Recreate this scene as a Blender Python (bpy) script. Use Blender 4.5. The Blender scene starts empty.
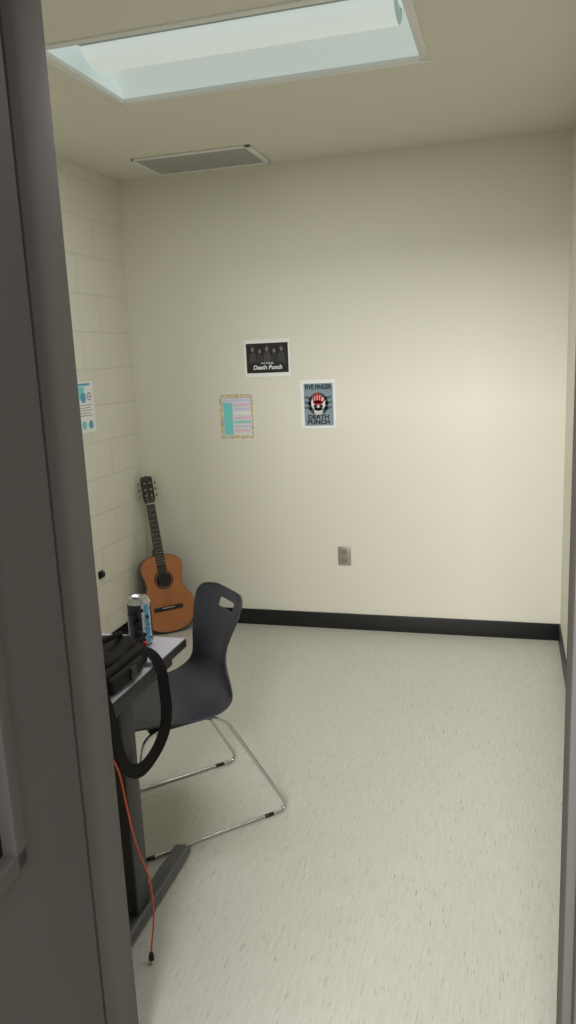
import bpy, bmesh, math
from mathutils import Vector, Matrix, noise as mnoise
C=bpy.context; S=C.scene
S.view_settings.view_transform='Standard'
def lin(c):
    return tuple(((v/255)/12.92 if v/255<=.04045 else ((v/255+.055)/1.055)**2.4) for v in c)
def mat(name,rgb,rough=.6,metal=0,bump=0,bscale=200,var=0,vscale=6,emit=None,estr=0,spec=.5,coat=0):
    m=bpy.data.materials.new(name);m.use_nodes=True;n=m.node_tree;b=n.nodes["Principled BSDF"]
    c=lin(rgb)+(1,)
    b.inputs["Base Color"].default_value=c;b.inputs["Roughness"].default_value=rough;b.inputs["Metallic"].default_value=metal
    b.inputs["Specular IOR Level"].default_value=spec; b.inputs["Coat Weight"].default_value=coat
    tc=n.nodes.new("ShaderNodeTexCoord")
    if var:
        t=n.nodes.new("ShaderNodeTexNoise");t.inputs["Scale"].default_value=vscale;t.inputs["Detail"].default_value=4
        n.links.new(tc.outputs["Object"],t.inputs["Vector"])
        r=n.nodes.new("ShaderNodeMapRange");r.inputs[3].default_value=1-var;r.inputs[4].default_value=1+var
        n.links.new(t.outputs["Fac"],r.inputs[0])
        v=n.nodes.new("ShaderNodeVectorMath");v.operation='SCALE';v.inputs[0].default_value=c[:3]
        n.links.new(r.outputs[0],v.inputs["Scale"]);n.links.new(v.outputs[0],b.inputs["Base Color"])
    if bump:
        t=n.nodes.new("ShaderNodeTexNoise");t.inputs["Scale"].default_value=bscale
        n.links.new(tc.outputs["Object"],t.inputs["Vector"])
        bp=n.nodes.new("ShaderNodeBump");bp.inputs["Strength"].default_value=bump;bp.inputs["Distance"].default_value=.002
        n.links.new(t.outputs["Fac"],bp.inputs["Height"]);n.links.new(bp.outputs[0],b.inputs["Normal"])
    if emit:
        b.inputs["Emission Color"].default_value=lin(emit)+(1,);b.inputs["Emission Strength"].default_value=estr
    return m
def link(o,parent=None):
    C.collection.objects.link(o)
    if parent: o.parent=parent
    return o
def empty(name,loc=(0,0,0),rot=(0,0,0)):
    e=bpy.data.objects.new(name,None);e.location=loc;e.rotation_euler=rot;e.empty_display_size=.1;return link(e)
def mesh(name,verts,faces,m,parent=None,smooth=False,mids=None):
    me=bpy.data.meshes.new(name);me.from_pydata([tuple(v) for v in verts],[],faces)
    for x in (m if isinstance(m,(list,tuple)) else [m]): me.materials.append(x)
    if mids:
        for p,i in zip(me.polygons,mids): p.material_index=i
    if smooth:
        for p in me.polygons:p.use_smooth=True
    me.update()
    return link(bpy.data.objects.new(name,me),parent)
def box(name,a,b,m,parent=None,bev=0,seg=3):
    bm=bmesh.new();bmesh.ops.create_cube(bm,size=1)
    for v in bm.verts:
        for i in range(3): v.co[i]=(a[i]+b[i])/2+v.co[i]*(b[i]-a[i])
    if bev: bmesh.ops.bevel(bm,geom=bm.edges[:],offset=bev,segments=seg,affect='EDGES',profile=.5)
    me=bpy.data.meshes.new(name);bm.to_mesh(me);bm.free();me.materials.append(m)
    if bev:
        for p in me.polygons:p.use_smooth=True
        me.set_sharp_from_angle(angle=.9)
    return link(bpy.data.objects.new(name,me),parent)
def catmull(pts,n=8,closed=False):
    P=[Vector(p) for p in pts];out=[];N=len(P)
    rng=range(N) if closed else range(N-1)
    for i in rng:
        p1=P[i];p2=P[(i+1)%N]
        p0=P[i-1] if (i>0 or closed) else p1*2-p2
        p3=P[(i+2)%N] if (i+2<N or closed) else p2*2-p1
        for k in range(n):
            t=k/n
            out.append(.5*((2*p1)+(p2-p0)*t+(2*p0-5*p1+4*p2-p3)*t*t+(3*p1-p0-3*p2+p3)*t**3))
    if not closed: out.append(P[-1])
    return out
def tube(name,pts,r,m,parent=None,sides=12,smoothn=0):
    P=catmull(pts,smoothn) if smoothn else [Vector(p) for p in pts]
    V=[];F=[];nrm=None
    for i,p in enumerate(P):
        t=(P[min(i+1,len(P)-1)]-P[max(i-1,0)]).normalized()
        if nrm is None:
            nrm=t.orthogonal().normalized()
        nrm=(nrm-t*nrm.dot(t)).normalized();bn=t.cross(nrm)
        rr=r[i] if isinstance(r,list) else r
        for k in range(sides):
            a=2*math.pi*k/sides;V.append(p+nrm*math.cos(a)*rr+bn*math.sin(a)*rr)
    for i in range(len(P)-1):
        for k in range(sides):
            a=i*sides+k;b=i*sides+(k+1)%sides;F.append((a,b,b+sides,a+sides))
    F.append(tuple(range(sides))[::-1]);F.append(tuple((len(P)-1)*sides+k for k in range(sides)))
    return mesh(name,V,F,m,parent,True)
def fillet(pts,r,n=6):
    P=[Vector(p) for p in pts];out=[P[0]]
    for i in range(1,len(P)-1):
        a=(P[i-1]-P[i]);b=(P[i+1]-P[i]);rr=min(r,a.length*.45,b.length*.45)
        A=P[i]+a.normalized()*rr;B=P[i]+b.normalized()*rr
        for k in range(n+1):
            t=k/n;out.append(A*(1-t)**2+P[i]*2*t*(1-t)+B*t*t)
    out.append(P[-1]);return out
def lathe(name,prof,m,parent=None,sides=32,loc=(0,0,0),mids=None):
    V=[];F=[];M=[]
    for r,z in prof:
        for k in range(sides):
            a=2*math.pi*k/sides;V.append((loc[0]+r*math.cos(a),loc[1]+r*math.sin(a),loc[2]+z))
    for i in range(len(prof)-1):
        for k in range(sides):
            a=i*sides+k;b=i*sides+(k+1)%sides;F.append((a,b,b+sides,a+sides));M.append(mids[i] if mids else 0)
    F.append(tuple(range(sides))[::-1]);F.append(tuple((len(prof)-1)*sides+k for k in range(sides)));M+=[M[0],M[-1]]
    return mesh(name,V,F,m,parent,True,M)
# ---------- dims
D=4.423;XL=-2.247;XR=.279;H=2.702;YF=1.40;YC=1.22
LX0,LX1,LY0,LY1=-1.557,-.331,2.55,3.165
# ---------- materials
paint=mat("wall_paint",(225,222,207),.62,bump=.12,bscale=350,var=.012,vscale=2)
ceilm=mat("ceiling_paint",(224,220,206),.8,bump=.15,bscale=250)
black=mat("black_rubber",(16,16,17),.45)
steel_paint=mat("grey_door_paint",(112,107,104),.65,bump=.1,bscale=300,var=.04,spec=.25)
door_paint=mat("grey_leaf_paint",(92,87,85),.65,bump=.1,bscale=300,var=.04,spec=.25)
white=mat("white_enamel",(232,232,228),.4)
chrome=mat("chrome",(200,200,200),.22,1)
darkpl=mat("charcoal_plastic",(46,49,60),.36,bump=.25,bscale=500)
def blockmat():
    m=mat("painted_block",(224,221,206),.6);n=m.node_tree;b=n.nodes["Principled BSDF"]
    tc=n.nodes.new("ShaderNodeTexCoord");sx=n.nodes.new("ShaderNodeSeparateXYZ");cx=n.nodes.new("ShaderNodeCombineXYZ")
    n.links.new(tc.outputs["Object"],sx.inputs[0]);n.links.new(sx.outputs["Y"],cx.inputs["X"]);n.links.new(sx.outputs["Z"],cx.inputs["Y"])
    br=n.nodes.new("ShaderNodeTexBrick");n.links.new(cx.outputs[0],br.inputs["Vector"])
    c=lin((224,221,206))
    br.inputs["Color1"].default_value=c+(1,);br.inputs["Color2"].default_value=tuple(x*.98 for x in c)+(1,);br.inputs["Mortar"].default_value=tuple(x*.88 for x in c)+(1,)
    br.inputs["Scale"].default_value=1;br.inputs["Brick Width"].default_value=.406;br.inputs["Row Height"].default_value=.203
    br.inputs["Mortar Size"].default_value=.005;br.inputs["Mortar Smooth"].default_value=.7
    n.links.new(br.outputs["Color"],b.inputs["Base Color"])
    nz=n.nodes.new("ShaderNodeTexNoise");nz.inputs["Scale"].default_value=180;n.links.new(tc.outputs["Object"],nz.inputs["Vector"])
    ad=n.nodes.new("ShaderNodeMath");ad.operation='MULTIPLY_ADD';ad.inputs[1].default_value=-2
    n.links.new(br.outputs["Fac"],ad.inputs[0]);n.links.new(nz.outputs["Fac"],ad.inputs[2])
    bp=n.nodes.new("ShaderNodeBump");bp.inputs["Strength"].default_value=.4;bp.inputs["Distance"].default_value=.002
    n.links.new(ad.outputs[0],bp.inputs["Height"]);n.links.new(bp.outputs[0],b.inputs["Normal"]);return m
def floormat():
    m=mat("streaked_vinyl",(190,190,176),.36);n=m.node_tree;b=n.nodes["Principled BSDF"]
    tc=n.nodes.new("ShaderNodeTexCoord")
    def noise(sc,sx,sy,det=3):
        mp=n.nodes.new("ShaderNodeMapping");mp.inputs["Scale"].default_value=(sx,sy,1);n.links.new(tc.outputs["Object"],mp.inputs[0])
        t=n.nodes.new("ShaderNodeTexNoise");t.inputs["Scale"].default_value=sc;t.inputs["Detail"].default_value=det;t.inputs["Roughness"].default_value=.6
        n.links.new(mp.outputs[0],t.inputs["Vector"]);return t
    def ramp(src,a,bb,c0,c1):
        r=n.nodes.new("ShaderNodeMapRange");r.inputs[1].default_value=a;r.inputs[2].default_value=bb;r.inputs[3].default_value=c0;r.inputs[4].default_value=c1
        n.links.new(src,r.inputs[0]);return r.outputs[0]
    def mix(a,col,f):
        x=n.nodes.new("ShaderNodeMix");x.data_type='RGBA'
        n.links.new(f,x.inputs["Factor"])
        if isinstance(a,tuple): x.inputs[6].default_value=a
        else: n.links.new(a,x.inputs[6])
        x.inputs[7].default_value=col;return x.outputs[2]
    base=lin((199,197,186))+(1,)
    a=mix(base,lin((191,189,177))+(1,),ramp(noise(1,120,10).outputs["Fac"],.42,.68,0,1))
    a=mix(a,lin((205,203,194))+(1,),ramp(noise(1.3,140,14).outputs["Fac"],.55,.7,0,1))
    a=mix(a,lin((130,126,112))+(1,),ramp(noise(1,250,17,1.2).outputs["Fac"],.66,.73,0,.8))
    n.links.new(a,b.inputs["Base Color"]);return m
blk=blockmat();flm=floormat()
# ---------- room shell
box("floor",(XL-.15,-3.2,-.1),(1.6,D+.15,0),flm)
box("wall_back",(XL-.15,D,-.1),(XR+.15,D+.15,H+.25),paint)
box("wall_left",(XL-.15,YC,-.1),(XL,D,H+.25),blk)
box("wall_right",(XR,YF,-.1),(XR+.15,D,H+.25),paint)
JL,JR=-.838,.101;HD=2.42
wf=empty("wall_front")
box("section_1",(XL,YC,0),(JL-.03,YF,H+.2),paint,wf)
box("section_2",(JR+.03,YC,0),(1.6,YF,H+.2),paint,wf)
box("section_3",(JL-.03,YC,HD+.03),(JR+.03,YF,H+.2),paint,wf)
def ceil(name,x0,x1,y0,y1,hx0,hx1,hy0,hy1,z,m):
    xs=[x0,hx0,hx1,x1];ys=[y0,hy0,hy1,y1];V=[(x,y,zz) for zz in (z,z+.02) for y in ys for x in xs];F=[]
    for l in range(2):
        for j in range(3):
            for i in range(3):
                if i==1 and j==1: continue
                a=l*16+j*4+i;q=(a,a+1,a+5,a+4);F.append(q if l else q[::-1])
    return mesh(name,V,F,m)
ceil("ceiling",XL-.1,XR+.1,YF-.02,D+.1,LX0,LX1,LY0,LY1,H,ceilm)
def bb(name,a,b): return box(name,a,b,black,None,.003,2)
bb("baseboard_back",(XL,D-.009,0),(XR,D,.1))
bb("baseboard_left",(XL,YF,0),(XL+.009,D-.009,.1))
bb("baseboard_right",(XR-.009,YF,0),(XR,D-.009,.1))
# ---------- door frame + leaf
fr=empty("door_frame")
for nm,x0,x1,s in (("jamb_1",JL-.05,JL,1),("jamb_2",JR,JR+.05,-1)):
    box(nm+"_stop",(x0,YC+.052,0),(x1,YF+.004,HD),steel_paint,fr,.002,2)
    a,b=(x0,x1-.016) if s>0 else (x0+.016,x1)
    box(nm+"_rabbet",(a,YC-.004,0),(b,YC+.055,HD),steel_paint,fr,.002,2)
box("head_stop",(JL,YC+.052,HD-.016),(JR,YF+.004,HD+.03),steel_paint,fr,.002,2)
box("head_rabbet",(JL-.016,YC-.004,HD),(JR+.016,YC+.055,HD+.03),steel_paint,fr,.002,2)
dr=empty("door_1",(-.858,1.212,0),(0,0,math.radians(-82)))
W=.93;wx0,wx1,wz0,wz1=.244,.70,.85,1.95;T0,T1=.006,.05
box("leaf_hinge_stile",(0,T0,.008),(wx0,T1,HD-.01),door_paint,dr)
box("leaf_lock_stile",(wx1,T0,.008),(W,T1,HD-.01),door_paint,dr)
box("leaf_bottom",(wx0,T0,.008),(wx1,T1,wz0),door_paint,dr)
box("leaf_top",(wx0,T0,wz1),(wx1,T1,HD-.01),door_paint,dr)
glass=mat("dark_glass",(14,15,18),.06)
box("lite_glass",(wx0+.01,.024,wz0+.01),(wx1-.01,.032,wz1-.01),glass,dr)
for i,(a,b) in enumerate([((wx0-.012,wz0-.012),(wx0+.022,wz1+.012)),((wx1-.022,wz0-.012),(wx1+.012,wz1+.012)),((wx0-.012,wz0-.012),(wx1+.012,wz0+.022)),((wx0-.012,wz1-.022),(wx1+.012,wz1+.012))]):
    box("lite_frame_%d"%i,(a[0],T0-.004,a[1]),(b[0],T1+.006,b[1]),door_paint,dr,.004,2)
for i,z in enumerate((.25,1.2,2.15)):
    tube("hinge_%d"%i,[(0,0,z-.055),(0,0,z+.055)],.008,chrome,dr)
lv=W-.07
tube("lever_rose",[(lv,T1,1.0),(lv,T1+.012,1.0)],.028,chrome,dr,24)
tube("lever",fillet([(lv,T1+.01,1.0),(lv,T1+.055,1.0),(lv-.12,T1+.055,1.0)],.02),.009,chrome,dr)
# ---------- troffer
lt=empty("ceiling_light")
tw=.024
for i,(a,b) in enumerate([((LX0-tw,LY0-tw),(LX1+tw,LY0+.008)),((LX0-tw,LY1-.008),(LX1+tw,LY1+tw)),((LX0-tw,LY0),(LX0+.008,LY1)),((LX1-.008,LY0),(LX1+tw,LY1))]):
    box("trim_%d"%i,(a[0],a[1],H-.006),(b[0],b[1],H+.012),white,lt,.002,2)
refl=mat("troffer_reflector",(218,226,225),.35,emit=(214,228,226),estr=.30)
lens=mat("troffer_lens",(222,229,228),.5,emit=(222,234,232),estr=.38)
dep=.10
def strip(name,prof,m,x0=LX0+.004,x1=LX1-.004):
    V=[];F=[]
    for y,z in prof: V+= [(x0,y,z),(x1,y,z)]
    for i in range(len(prof)-1): F.append((2*i,2*i+1,2*i+3,2*i+2))
    return mesh(name,V,F,m,lt,True)
cy=(LY0+LY1)/2;hw=(LY1-LY0)/2-.004
for sgn in (-1,1):
    pr=[]
    for k in range(13):
        a=k/12*math.pi/2
        pr.append((cy+sgn*(hw-(hw-.10)*(1-math.cos(a))),H+.004+dep*math.sin(a)))
    strip("reflector_%s"%("a" if sgn<0 else "b"),pr,refl)
strip("reflector_top",[(cy-.10,H+.004+dep),(cy+.10,H+.004+dep)],refl)
pr=[(cy-.105*math.cos(k/16*math.pi),H+.088-.068*math.sin(k/16*math.pi)) for k in range(17)]
lx0,lx1=LX0+.05,LX1-.05
strip("lens",pr,lens,lx0,lx1)
seam=mat("basket_edge",(150,158,156),.5)
for i,s in enumerate((-1,1)):
    yy=cy+s*.108;box("basket_edge_%d"%i,(lx0,yy-.006,H+.070),(lx1,yy+.006,H+.100),seam,lt)
capm=mat("basket_cap",(195,205,203),.5)
for i,x in enumerate((lx0,lx1)):
    mesh("basket_cap_%d"%i,[(x,y,z) for y,z in pr],[tuple(range(17))],capm,lt)
for i,x in enumerate((LX0+.004,LX1-.004)):
    mesh("end_plate_%d"%i,[(x,LY0,H),(x,LY1,H),(x,LY1,H+dep+.006),(x,LY0,H+dep+.006)],[(0,1,2,3)],refl,lt)
box("housing",(LX0-.01,LY0-.01,H+dep+.01),(LX1+.01,LY1+.01,H+dep+.03),white,lt)
# ---------- vent
vt=empty("air_vent");vx0,vx1,vy0,vy1=-1.945,-1.285,3.99,4.36
ventm=mat("vent_grey",(176,177,173),.6);ventd=mat("vent_dark",(100,102,101),.8)
box("back_plate",(vx0+.012,vy0+.012,H-.004),(vx1-.012,vy1-.012,H-.001),ventd,vt)
for i,(a,b) in enumerate([((vx0,vy0),(vx1,vy0+.016)),((vx0,vy1-.016),(vx1,vy1)),((vx0,vy0),(vx0+.016,vy1)),((vx1-.030,vy0),(vx1,vy1))]):
    box("frame_%d"%i,(a[0],a[1],H-.012),(b[0],b[1],H),white,vt,.003,2)
n=24
for i in range(n):
    y=vy0+.018+(vy1-vy0-.036)*(i+.5)/n
    box("slat_%d"%i,(vx0+.016,y-.0050,H-.010),(vx1-.030,y+.0050,H-.004),ventm,vt)
for i in range(1,6):
    x=vx0+(vx1-vx0)*i/6;box("rib_%d"%i,(x-.003,vy0+.016,H-.011),(x+.003,vy1-.016,H-.004),ventm,vt)
# ---------- posters
pw=mat("paper_white",(238,238,236),.6)
def M(name,c): return mat(name,c,.55)
def quad(nm,par,x0,x1,z0,z1,lay,m):
    y=D-.0012-.0005*lay;return mesh(nm,[(x0,y,z0),(x1,y,z0),(x1,y,z1),(x0,y,z1)],[(0,1,2,3)],m,par)
def poly(nm,par,pts,lay,m):
    y=D-.0012-.0005*lay;return mesh(nm,[(a,y,b) for a,b in pts],[tuple(range(len(pts)))],m,par)
def disc(nm,par,x,z,rx,rz,lay,m,n=24):
    return poly(nm,par,[(x+rx*math.cos(2*math.pi*k/n),z+rz*math.sin(2*math.pi*k/n)) for k in range(n)],lay,m)
def text(nm,par,s,x,z,size,lay,m,sx=1,rot=0,shear=0,off=.02):
    c=bpy.data.curves.new(nm,'FONT');c.body=s;c.size=size;c.align_x='CENTER';c.align_y='CENTER';c.offset=size*off;c.shear=shear;c.materials.append(m)
    o=bpy.data.objects.new(nm,c);link(o);C.view_layer.update()
    dg=C.evaluated_depsgraph_get();me=bpy.data.meshes.new_from_object(o.evaluated_get(dg))
    bpy.data.objects.remove(o)
    me.transform(Matrix.Translation((x,D-.0012-.0005*lay,z))@Matrix.Rotation(rot,4,'Y')@Matrix.Rotation(math.pi/2,4,'X')@Matrix.Diagonal((sx,1,1,1)))
    if not me.materials: me.materials.append(m)
    return link(bpy.data.objects.new(nm,me),par)
bk=M("ink_black",(20,20,22));gy=M("ink_grey",(120,120,120));skin=M("ink_skin",(134,112,98));wt=M("ink_white",(228,228,228))
bp=empty("band_poster")
x0,x1,z0,z1=-1.519,-1.239,1.537,1.752
quad("sheet",bp,x0,x1,z0,z1,0,pw);quad("picture",bp,x0+.012,x1-.012,z0+.022,z1-.022,1,bk)
for i in range(5):
    cx=x0+.052+i*.044;cz=z1-.056-(.010 if i%2 else 0)
    mm=M("ink_dk%d"%i,[(62,60,60),(48,48,54),(70,66,62),(46,44,48),(60,58,60)][i])
    poly("torso_%d"%i,bp,[(cx-.022,cz-.085),(cx+.022,cz-.085),(cx+.020,cz-.030),(cx+.010,cz-.018),(cx-.010,cz-.018),(cx-.020,cz-.030)],2,mm)
    disc("hair_%d"%i,bp,cx,cz+.003,.0125,.0165,3,M("ink_hair%d"%i,[(58,50,44),(28,26,26),(88,70,52),(30,28,28),(66,56,48)][i]))
    disc("face_%d"%i,bp,cx,cz-.002,.0085,.0125,4,skin)
quad("title_band",bp,x0+.04,x1-.04,z0+.036,z0+.084,5,bk)
text("title",bp,"Death Punch",(x0+x1)/2,z0+.053,.034,6,wt,1.0,shear=.2,off=.03)
text("subtitle",bp,"FIVE FINGER",(x0+x1)/2,z0+.077,.012,6,wt,1.2)
sp=empty("skull_poster")
x0,x1,z0,z1=-1.186,-.977,1.228,1.510;cx=(x0+x1)/2
quad("sheet",sp,x0,x1,z0,z1,0,pw);quad("picture",sp,x0+.020,x1-.016,z0+.016,z1-.022,1,M("ink_bluegrey",(132,150,161)))
disc("halo",sp,cx,(z0+z1)/2,.060,.068,2,M("ink_dkblue",(64,72,80)))
for s in (-1,1):
    for k in range(3):
        zz=(z0+z1)/2-.03+k*.03;poly("wing_%d_%d"%(s,k),sp,[(cx+s*.04,zz-.008),(cx+s*.078,zz+.004),(cx+s*.082,zz+.018),(cx+s*.04,zz+.012)],2,M("ink_wing%d%d"%(s,k),(84,93,102)))
disc("cranium",sp,cx,(z0+z1)/2+.005,.042,.045,3,wt);quad("jaw",sp,cx-.024,cx+.024,(z0+z1)/2-.062,(z0+z1)/2-.02,3,wt)
red=M("ink_red",(190,34,34))
zc=(z0+z1)/2
for i,(a,r) in enumerate(((-.50,.058),(-.2,.066),(.08,.066),(.36,.058),(.9,.045))):
    bx=cx+.012*(i-2);poly("finger_%d"%i,sp,[(bx-.006,zc+.005),(bx+.006,zc+.005),(cx+math.sin(a)*r+.005,zc+math.cos(a)*r),(cx+math.sin(a)*r-.005,zc+math.cos(a)*r)],4,red)
disc("palm",sp,cx,zc+.008,.028,.014,4,red)
for s in (-1,1): disc("eye_%d"%s,sp,cx+s*.017,zc-.012,.011,.010,5,bk)
disc("nose",sp,cx,zc-.030,.005,.008,5,bk)
for i in range(5): quad("tooth_gap_%d"%i,sp,cx-.019+i*.009,cx-.017+i*.009,zc-.060,zc-.044,5,bk)
text("title_a",sp,"FIVE FINGER",cx+.002,z1-.044,.038,5,bk,.76,off=.035);text("title_b",sp,"DEATH",cx,z0+.066,.034,6,bk,1.15,off=.035);text("title_c",sp,"PUNCH",cx,z0+.036,.034,6,bk,1.15,off=.035)
ch=empty("schedule_chart")
x0,x1,z0,z1=-1.700,-1.478,1.170,1.445
def florm():
    m=mat("floral_border",(200,190,150),.6);n=m.node_tree;b=n.nodes["Principled BSDF"]
    v=n.nodes.new("ShaderNodeTexVoronoi");v.inputs["Scale"].default_value=75;tc=n.nodes.new("ShaderNodeTexCoord");n.links.new(tc.outputs["Object"],v.inputs["Vector"])
    x=n.nodes.new("ShaderNodeMix");x.data_type='RGBA';x.inputs["Factor"].default_value=.42;x.inputs[6].default_value=lin((222,202,150))+(1,)
    n.links.new(v.outputs["Color"],x.inputs[7]);n.links.new(x.outputs[2],b.inputs["Base Color"]);return m
quad("sheet",ch,x0,x1,z0,z1,0,pw);quad("border",ch,x0+.004,x1-.004,z0+.004,z1-.004,1,florm());quad("panel",ch,x0+.028,x1-.018,z0+.025,z1-.03,2,wt)
cyan=M("ink_cyan",(124,214,214));pk=M("ink_pink",(232,190,212));lil=M("ink_lilac",(206,204,236))
quad("title_strip",ch,x0+.03,x1-.02,z1-.05,z1-.034,3,lil);quad("days_column",ch,x0+.03,x0+.088,z0+.028,z1-.054,3,cyan)
for i in range(7):
    zz=z1-.06-i*.026;quad("row_%d"%i,ch,x0+.094,x1-.021,zz-.012,zz,3,[pk,lil,pw,pk,cyan,lil,pk][i])
    quad("row_line_%d"%i,ch,x0+.03,x1-.02,zz-.0180,zz-.0170,4,M("ink_line%d"%i,(170,170,175)))
nt=empty("wall_notice")
def lq(nm,y0,y1,z0,z1,lay,m):
    x=XL+.0012+.0005*lay;return mesh(nm,[(x,y0,z0),(x,y1,z0),(x,y1,z1),(x,y0,z1)],[(0,1,2,3)],m,nt)
def ld(nm,y,z,r,lay,m):
    x=XL+.0012+.0005*lay;return mesh(nm,[(x,y+r*math.cos(k/24*2*math.pi),z+r*math.sin(k/24*2*math.pi)) for k in range(24)],[tuple(range(24))],m,nt)
blu=M("ink_blue",(90,165,200))
lq("sheet",3.695,3.911,1.284,1.560,0,pw);lq("heading",3.70,3.88,1.540,1.552,1,blu)
lq("blue_panel",3.70,3.815,1.47,1.535,1,cyan);ld("splash",3.80,1.475,.028,2,blu)
ld("no_sign",3.865,1.480,.022,2,gy);ld("no_sign_inner",3.865,1.480,.016,3,pw);lq("no_bar",3.852,3.878,1.477,1.483,4,gy)
for r in range(5): lq("line_%d"%r,3.72,3.89-.02*(r%2),1.432-r*.014,1.435-r*.014,1,gy)
ld("icon_a",3.79,1.325,.024,1,cyan);ld("icon_b",3.86,1.325,.024,1,blu)
# outlets
ot=empty("wall_outlet");ss=mat("stainless",(168,164,154),.4,.5)
box("plate",(-.992,D-.006,.404),(-.914,D-.0005,.518),ss,ot,.002,2)
for i,z in enumerate((.487,.435)):
    box("socket_%d"%i,(-.970,D-.009,z-.015),(-.936,D-.004,z+.015),mat("socket_%d"%i,(140,132,118),.5),ot,.003,2)
    for k,dx in enumerate((-.007,.006)): box("slot_%d_%d"%(i,k),(-.953+dx-.001,D-.0095,z-.004),(-.953+dx+.001,D-.0088,z+.007),bk,ot)
pa=empty("wall_jack")
box("plate",(XL+.0005,3.785,.450),(XL+.006,3.835,.495),black,pa,.002,2)
box("body",(XL+.006,3.795,.458),(XL+.022,3.828,.488),black,pa,.004,3)
# ---------- table
tb=empty("table");lam=mat("table_laminate",(196,192,204),.35,var=.02);edge=mat("table_edge",(20,20,22),.5);leg=mat("table_leg_steel",(50,49,50),.42,.2);footm=mat("table_foot_steel",(92,92,94),.38,.4)
TX0,TX1,TY0,TY1=-2.225,-1.037,1.50,2.268
box("top_core",(TX0,TY0,.710),(TX1,TY1,.7385),edge,tb,.004,3)
box("top_surface",(TX0+.004,TY0+.004,.7375),(TX1-.004,TY1-.004,.740),lam,tb)
for i,x in enumerate((-1.030,-2.14)):
    xa=x
    box("foot_%d"%i,(xa-.055,1.60,.008),(xa+.002,2.162,.042),footm,tb,.012,3)
    for k,y in enumerate((1.62,2.14)): tube("glide_%d_%d"%(i,k),[(xa-.027,y,0),(xa-.027,y,.012)],.015,black,tb)
    box("post_%d"%i,(xa-.055,1.80,.04),(xa-.012,1.88,.70),leg,tb,.006,3)
    box("bracket_%d"%i,(xa-.055,1.58,.688),(xa-.012,2.16,.712),leg,tb,.004,2)
box("modesty_bar",(-2.16,1.82,.62),(-1.08,1.86,.68),leg,tb,.004,2)
# ---------- chair
f=Vector((-.70,-.715,0)).normalized()
chc=Vector((-1.115,2.455,0))+f*.10
cr=empty("stacking_chair",chc,(0,0,math.atan2(f.y,f.x)))
prof=[(.235,.430),(.225,.450),(.19,.459),(.10,.452),(0,.440),(-.08,.434),(-.145,.444),(-.190,.474),(-.210,.520),(-.214,.575),(-.222,.635),(-.238,.695),(-.256,.745),(-.268,.775),(-.278,.797),(-.285,.812)]
wid=[.17,.20,.218,.226,.226,.226,.222,.206,.176,.146,.148,.170,.186,.182,.160,.100]
P=catmull([(a,0,b) for a,b in prof],4);Wd=[v.x for v in catmull([(w,0,0) for w in wid],4)]
NV=32;V=[];F=[]
for i,p in enumerate(P):
    s=i/(len(P)-1)
    t=(P[min(i+1,len(P)-1)]-P[max(0,i-1)]).normalized();nn=Vector((t.z,0,-t.x))
    cur=.018+ .028*max(0,min(1,(s-.3)/.35))
    if s<.1: cur=.018*s/.1-.01*(1-s/.1)
    cur*=(Wd[i]/.19)**1.5 if s>.85 else 1
    for j in range(NV+1):
        q=-1+2*j/NV
        V.append(p+Vector((0,q*Wd[i],0))+nn*cur*abs(q)**2.2)
for i in range(len(P)-1):
    for j in range(NV):
        z=(P[i].z+P[i+1].z)/2;y=(-1+2*(j+.5)/NV)*Wd[i]
        if z>.742 and z<.772 and abs(y)<.056: continue
        a=i*(NV+1)+j;F.append((a,a+1,a+NV+2,a+NV+1))
sh=mesh("shell",V,F,darkpl,cr,True)
md=sh.modifiers.new("s",'SOLIDIFY');md.thickness=.007;md.offset=0
md=sh.modifiers.new("b",'SUBSURF');md.levels=1;md.render_levels=2
r=.0065
for i,y in enumerate((-.215,.215)):
    yi=y*.80
    pts=fillet([(.08,yi*.9,.428),(.15,yi,.412),(.255,y,r),(-.365,y,r),(-.15,yi,.405),(-.08,yi*.9,.422)],.05,8)
    tube("sled_%d"%i,pts,r,chrome,cr)
    for k,x in enumerate((.18,-.28)): tube("glide_%d_%d"%(i,k),[(x-.018,y,r),(x+.018,y,r)],.0070,black,cr)
tube("cross_bar_1",[(.10,-.165,.421),(.10,.165,.421)],r,chrome,cr);tube("cross_bar_2",[(-.11,-.165,.416),(-.11,.165,.416)],r,chrome,cr)
for i,y in enumerate((-.13,.13)): box("mount_%d"%i,(-.12,y-.02,.41),(.12,y+.02,.438),black,cr,.006,2)
# ---------- guitar
g0=Vector((-1.998,4.175,0.012));g1=Vector((-2.185,4.345,.972))
za=(g1-g0).normalized();nrm=Vector((.64,-.77,0));nrm=(nrm-za*nrm.dot(za)).normalized()
xa=za.cross(nrm).normalized()
if xa.x<0: xa=-xa
ya=za.cross(xa)
gt=empty("classical_guitar");Mx=Matrix((xa,ya,za)).transposed().to_4x4();Mx.translation=g0;gt.matrix_world=Mx
sgn=1 if ya.dot(nrm)>0 else -1
wood_top=mat("spruce_top",(172,102,44),.3,var=.14,vscale=30,coat=.5);wood_side=mat("rosewood_side",(62,28,16),.3,var=.2,vscale=20,coat=.5)
ebony=mat("ebony",(24,19,17),.4);neckw=mat("mahogany_neck",(80,42,24),.4);ivory=mat("ivory",(215,205,182),.4);ros=mat("rosette",(110,55,28),.4)
half=[(0.0,0),(.05,.003),(.115,.028),(.158,.08),(.172,.14),(.160,.20),(.127,.255),(.113,.295),(.118,.335),(.130,.385),(.127,.425),(.100,.46),(.05,.478),(0,.482)]
H2=catmull([(a,0,b) for a,b in half],5)
out=[(max(p.x,0),p.z) for p in H2]+[(-max(p.x,0),p.z) for p in reversed(H2[1:-1])]
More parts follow.
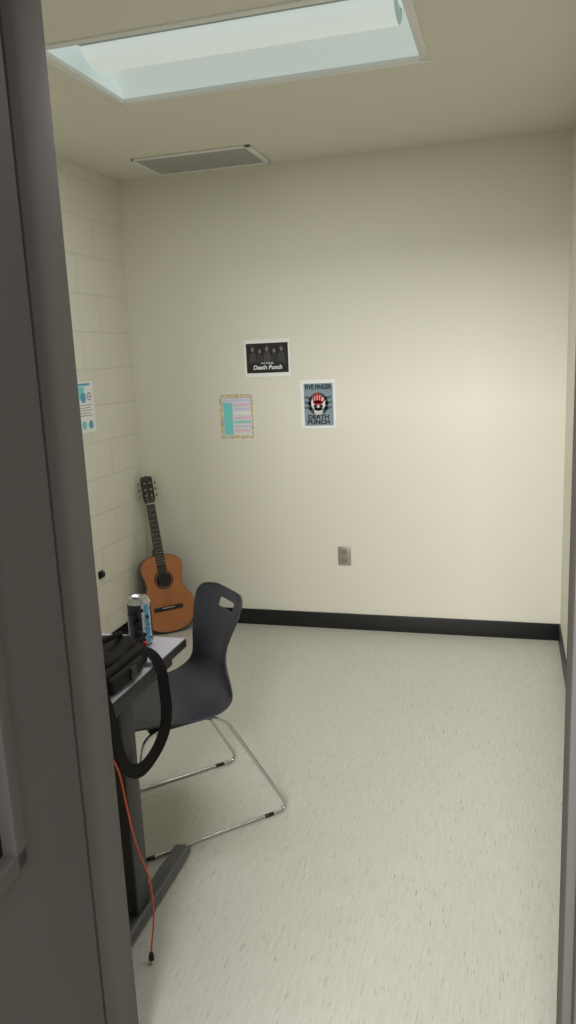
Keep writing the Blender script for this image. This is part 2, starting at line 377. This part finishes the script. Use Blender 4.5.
def slab(name,o,ya_,yb_,m,par=gt):
    n=len(o);V=[(x,ya_,z) for x,z in o]+[(x,yb_,z) for x,z in o]
    F=[tuple(range(n)),tuple(range(n,2*n))[::-1]]+[(k,(k+1)%n,n+(k+1)%n,n+k) for k in range(n)]
    ob=mesh(name,V,F,m,par);bm=bmesh.new();bm.from_mesh(ob.data);bmesh.ops.recalc_face_normals(bm,faces=bm.faces);bm.to_mesh(ob.data);bm.free();return ob
slab("body_sides",out,-sgn*.09,0,wood_side)
slab("soundboard",[(x*.98,.004+z*.984) for x,z in out],0,sgn*.003,wood_top)
def gdisc(nm,z,r0,y,m,n=32):
    return mesh(nm,[(r0*math.cos(k/n*2*math.pi),sgn*y,z+r0*math.sin(k/n*2*math.pi)) for k in range(n)],[tuple(range(n))],m,gt)
gdisc("rosette_outer",.325,.060,.0035,ebony);gdisc("rosette",.325,.057,.004,ros);gdisc("rosette_inner",.325,.046,.0045,ebony);gdisc("sound_hole",.325,.043,.005,mat("hole_dark",(10,7,5),.9))
def gbox(nm,x0,x1,ya_,yb_,z0,z1,m,bev=0):
    return box(nm,(x0,min(sgn*ya_,sgn*yb_),z0),(x1,max(sgn*ya_,sgn*yb_),z1),m,gt,bev,2)
gbox("bridge",-.09,.09,.003,.012,.135,.162,ebony,.003);gbox("saddle",-.038,.038,.012,.016,.150,.153,ivory)
slab("fretboard",[(-.028,.37),(.028,.37),(.025,.80),(-.025,.80)],sgn*.003,sgn*.010,ebony)
slab("neck",[(-.027,.475),(.027,.475),(.024,.80),(-.024,.80)],-sgn*.018,sgn*.003,neckw)
slab("heel",[(-.028,.45),(.028,.45),(.022,.52),(-.022,.52)],-sgn*.08,-sgn*.015,neckw)
for i in range(1,16):
    z=.80-.65*(1-2**(-i/12));gbox("fret_%d"%i,-.026,.026,.010,.011,z-.0006,z+.0006,chrome)
gbox("nut",-.025,.025,.003,.014,.80,.805,ivory)
slab("headstock",[(-.025,.803),(.025,.803),(.036,.83),(.037,.965),(.022,.978),(.012,.970),(0,.982),(-.012,.970),(-.022,.978),(-.037,.965),(-.036,.83)],-sgn*.016,sgn*.002,mat("head_veneer",(42,24,18),.35))
keym=mat("tuner_key",(110,102,90),.4)
for s in (-1,1):
    gbox("slot_%d"%s,s*.017-.006,s*.017+.006,.0015,.003,.84,.945,mat("slot%d"%s,(8,6,5),.8))
    for k in range(3):
        z=.855+k*.038;gbox("roller_%d_%d"%(s,k),s*.017-.005,s*.017+.005,.002,.006,z-.003,z+.003,ivory,.001)
        tube("tuner_post_%d_%d"%(s,k),[(s*.036,-sgn*.008,z),(s*.050,-sgn*.008,z)],.003,chrome,gt)
        gbox("tuner_key_%d_%d"%(s,k),min(s*.047,s*.057),max(s*.047,s*.057),-.013,-.003,z-.009,z+.009,keym,.003)
for i in range(6):
    x=-.021+i*.0084;tube("string_%d"%i,[(x*1.4,sgn*.0155,.151),(x,sgn*.0145,.802),(math.copysign(.017,x),sgn*.005,.86+.03*(i%3))],.0005,mat("string_%d"%i,(160,150,130),.4),gt,5)
# ---------- can
cn=empty("drink_can",(-1.165,2.195,.740),(0,0,math.radians(80)));cn.scale=(1.12,1.12,1.02)
alu=mat("aluminium",(190,190,192),.28,1)
def canm():
    m=mat("can_print",(60,60,64),.3,.3);n=m.node_tree;b=n.nodes["Principled BSDF"];tc=n.nodes.new("ShaderNodeTexCoord")
    gr=n.nodes.new("ShaderNodeTexGradient");gr.gradient_type='RADIAL';n.links.new(tc.outputs["Object"],gr.inputs[0])
    r=n.nodes.new("ShaderNodeValToRGB");r.color_ramp.interpolation='CONSTANT';e=r.color_ramp.elements
    cols=[(0,(58,60,66)),(.13,(205,215,220)),(.17,(90,170,210)),(.24,(215,222,226)),(.28,(54,54,58)),(.42,(165,165,167)),(.5,(56,56,60)),(.68,(205,215,220)),(.72,(70,150,200)),(.86,(220,224,228)),(.90,(56,56,60))]
    e[0].position=0;e[0].color=lin(cols[0][1])+(1,);e[1].position=cols[1][0];e[1].color=lin(cols[1][1])+(1,)
    for p_,c_ in cols[2:]:
        x=e.new(p_);x.color=lin(c_)+(1,)
    n.links.new(gr.outputs[0],r.inputs[0])
    wv=n.nodes.new("ShaderNodeTexNoise");wv.inputs["Scale"].default_value=60;n.links.new(tc.outputs["Object"],wv.inputs["Vector"])
    rr=n.nodes.new("ShaderNodeMapRange");rr.inputs[1].default_value=.56;rr.inputs[2].default_value=.60;n.links.new(wv.outputs["Fac"],rr.inputs[0])
    x=n.nodes.new("ShaderNodeMix");x.data_type='RGBA';n.links.new(rr.outputs[0],x.inputs["Factor"]);n.links.new(r.outputs[0],x.inputs[6]);x.inputs[7].default_value=lin((20,22,28))+(1,)
    n.links.new(x.outputs[2],b.inputs["Base Color"]);return m
lathe("body",[(.024,0),(.029,.003),(.035,.013),(.035,.140),(.033,.147),(.028,.155),(.0285,.158),(.027,.158),(.026,.154),(.004,.153)],[alu,canm()],cn,40,mids=[0,0,1,0,0,0,0,0,0])
box("pull_tab",(-.006,-.004,.1535),(.006,.018,.1555),alu,cn,.001,2)
# ---------- bag (soft)
bg=empty("camera_bag");nyl=mat("black_nylon",(26,23,21),.75,bump=.6,bscale=260,spec=.3);nyl2=mat("dark_webbing",(16,14,14),.8,bump=.5,bscale=500,spec=.2)
def soft(name,a,b,bev,amp,m,seed=0):
    o=box(name,a,b,m,bg,bev,4);bm=bmesh.new();bm.from_mesh(o.data)
    bmesh.ops.subdivide_edges(bm,edges=[e for e in bm.edges if e.calc_length()>.03],cuts=5,use_grid_fill=True)
    bm.normal_update()
    for v in bm.verts:
        nz=mnoise.noise(v.co*14+Vector((seed,0,0)))+.5*mnoise.noise(v.co*34+Vector((0,seed,0)))
        d=v.normal*amp*nz
        if v.co.z<a[2]+.004: d=Vector((0,0,0))
        v.co+=d; v.co.z=max(v.co.z,a[2])
    bm.to_mesh(o.data);bm.free()
    for p in o.data.polygons:p.use_smooth=True
    md=o.modifiers.new("s",'SUBSURF');md.levels=1;md.render_levels=1
    return o
soft("body",(-1.275,1.74,.741),(-1.065,2.05,.805),.026,.014,nyl,1)
soft("lid",(-1.265,1.77,.79),(-1.09,2.02,.842),.024,.020,nyl,5)
soft("front_pocket",(-1.080,1.79,.745),(-1.048,1.99,.792),.013,.008,nyl,9)
soft("side_pocket",(-1.24,2.035,.744),(-1.10,2.085,.785),.016,.009,nyl,14)
tube("zipper",catmull([(-1.070,1.76,.797),(-1.068,1.90,.799),(-1.072,2.03,.796),(-1.11,2.055,.795),(-1.24,2.055,.795)],6),.0035,nyl2,bg)
tube("grab_handle",catmull([(-1.16,1.82,.842),(-1.135,1.86,.862),(-1.115,1.93,.866),(-1.125,1.99,.852),(-1.15,2.01,.835)],6),.008,nyl2,bg)
box("buckle",(-1.050,1.885,.755),(-1.040,1.92,.79),black,bg,.003,2)
box("red_tag",(-1.084,2.046,.795),(-1.072,2.058,.807),mat("red_tag",(190,30,34),.5),bg,.002,2)
def ribbon(name,pts,nrms,w,m,par,th=.0025):
    Pp=catmull(pts,8);Nn=catmull(nrms,8);V=[];F=[]
    for i,p in enumerate(Pp):
        t=(Pp[min(i+1,len(Pp)-1)]-Pp[max(i-1,0)]).normalized();n_=(Nn[i]-t*Nn[i].dot(t)).normalized();s_=t.cross(n_)
        V+=[p+s_*w/2+n_*th/2,p-s_*w/2+n_*th/2,p-s_*w/2-n_*th/2,p+s_*w/2-n_*th/2]
    for i in range(len(Pp)-1):
        for k in range(4):
            a=4*i+k;b_=4*i+(k+1)%4;F.append((a,b_,b_+4,a+4))
    F+= [(3,2,1,0),tuple(4*(len(Pp)-1)+k for k in range(4))]
    return mesh(name,V,F,m,par,False)
ribbon("shoulder_strap",[(-1.12,2.05,.795),(-1.06,2.045,.775),(-1.022,2.03,.735),(-1.012,2.025,.67),(-1.008,2.02,.60),(-1.005,1.985,.545),(-1.005,1.91,.512),(-1.005,1.82,.512),(-1.008,1.75,.56),(-1.015,1.725,.65),(-1.022,1.715,.74),(-1.06,1.74,.77),(-1.10,1.77,.79)],
 [(0,.3,1),(.4,-.1,1),(1,-.4,.3),(1,-.5,0),(1,-.6,.1),(1,-.4,.4),(1,0,.3),(1,.1,.2),(1,0,.1),(1,0,0),(1,0,.4),(.3,-.2,1),(0,-.3,1)],.040,nyl2,bg,.0018)
# ---------- cord
cd=empty("orange_cord");org=mat("orange_rubber",(225,84,40),.45)
cp=[(-1.07,1.60,.7435),(-1.045,1.60,.7435),(-1.022,1.602,.741),(-1.000,1.608,.71),(-.968,1.632,.63),(-.962,1.65,.52),(-.974,1.69,.41),(-.980,1.73,.31),(-.968,1.752,.21),(-.957,1.735,.11),(-.952,1.70,.045),(-.951,1.694,.028)]
tube("cable",cp,.0026,org,cd,8,8)
tube("plug",[(-.951,1.694,.032),(-.951,1.692,.022),(-.95,1.688,.010)],[.004,.0075,.0075],black,cd,12)
tube("plug_tip",[(-.95,1.688,.010),(-.949,1.684,.0015)],.0025,chrome,cd,8)
# ---------- lights
w=bpy.data.worlds.new("w");S.world=w;w.use_nodes=True;w.node_tree.nodes["Background"].inputs[0].default_value=(.9,.93,1,1);w.node_tree.nodes["Background"].inputs[1].default_value=.30
def area(name,loc,target,sx,sy,power,col):
    l=bpy.data.lights.new(name,'AREA');l.shape='RECTANGLE';l.size=sx;l.size_y=sy;l.energy=power;l.color=col
    o=bpy.data.objects.new(name,l);o.location=loc;o.rotation_euler=(Vector(target)-Vector(loc)).to_track_quat('-Z','Y').to_euler();link(o);return o
area("corridor_light",(-.40,-2.1,3.05),(-.3,3.8,.9),1.6,.9,265,(1,.99,.97))
area("troffer_lamp",((LX0+LX1)/2,cy,H-.012),((LX0+LX1)/2,cy,0),1.15,.5,18,(.97,.99,1))
# ---------- camera
yaw,pit,rol=map(math.radians,(-16.31,11.35,2.54))
Fv=Vector((math.sin(yaw)*math.cos(pit),math.cos(yaw)*math.cos(pit),-math.sin(pit)));R0=Vector((math.cos(yaw),-math.sin(yaw),0));D0=-(R0.cross(Fv))
X=R0*math.cos(rol)+D0*math.sin(rol);Y=-R0*math.sin(rol)+D0*math.cos(rol)
c=bpy.data.cameras.new("camera");c.sensor_fit='VERTICAL';c.sensor_height=24;c.lens=776.1/1024*24;c.clip_start=.02
co=bpy.data.objects.new("camera",c);link(co)
Mc=Matrix((X,-Y,-Fv)).transposed().to_4x4();Mc.translation=(0,0,1.65);co.matrix_world=Mc
S.camera=co
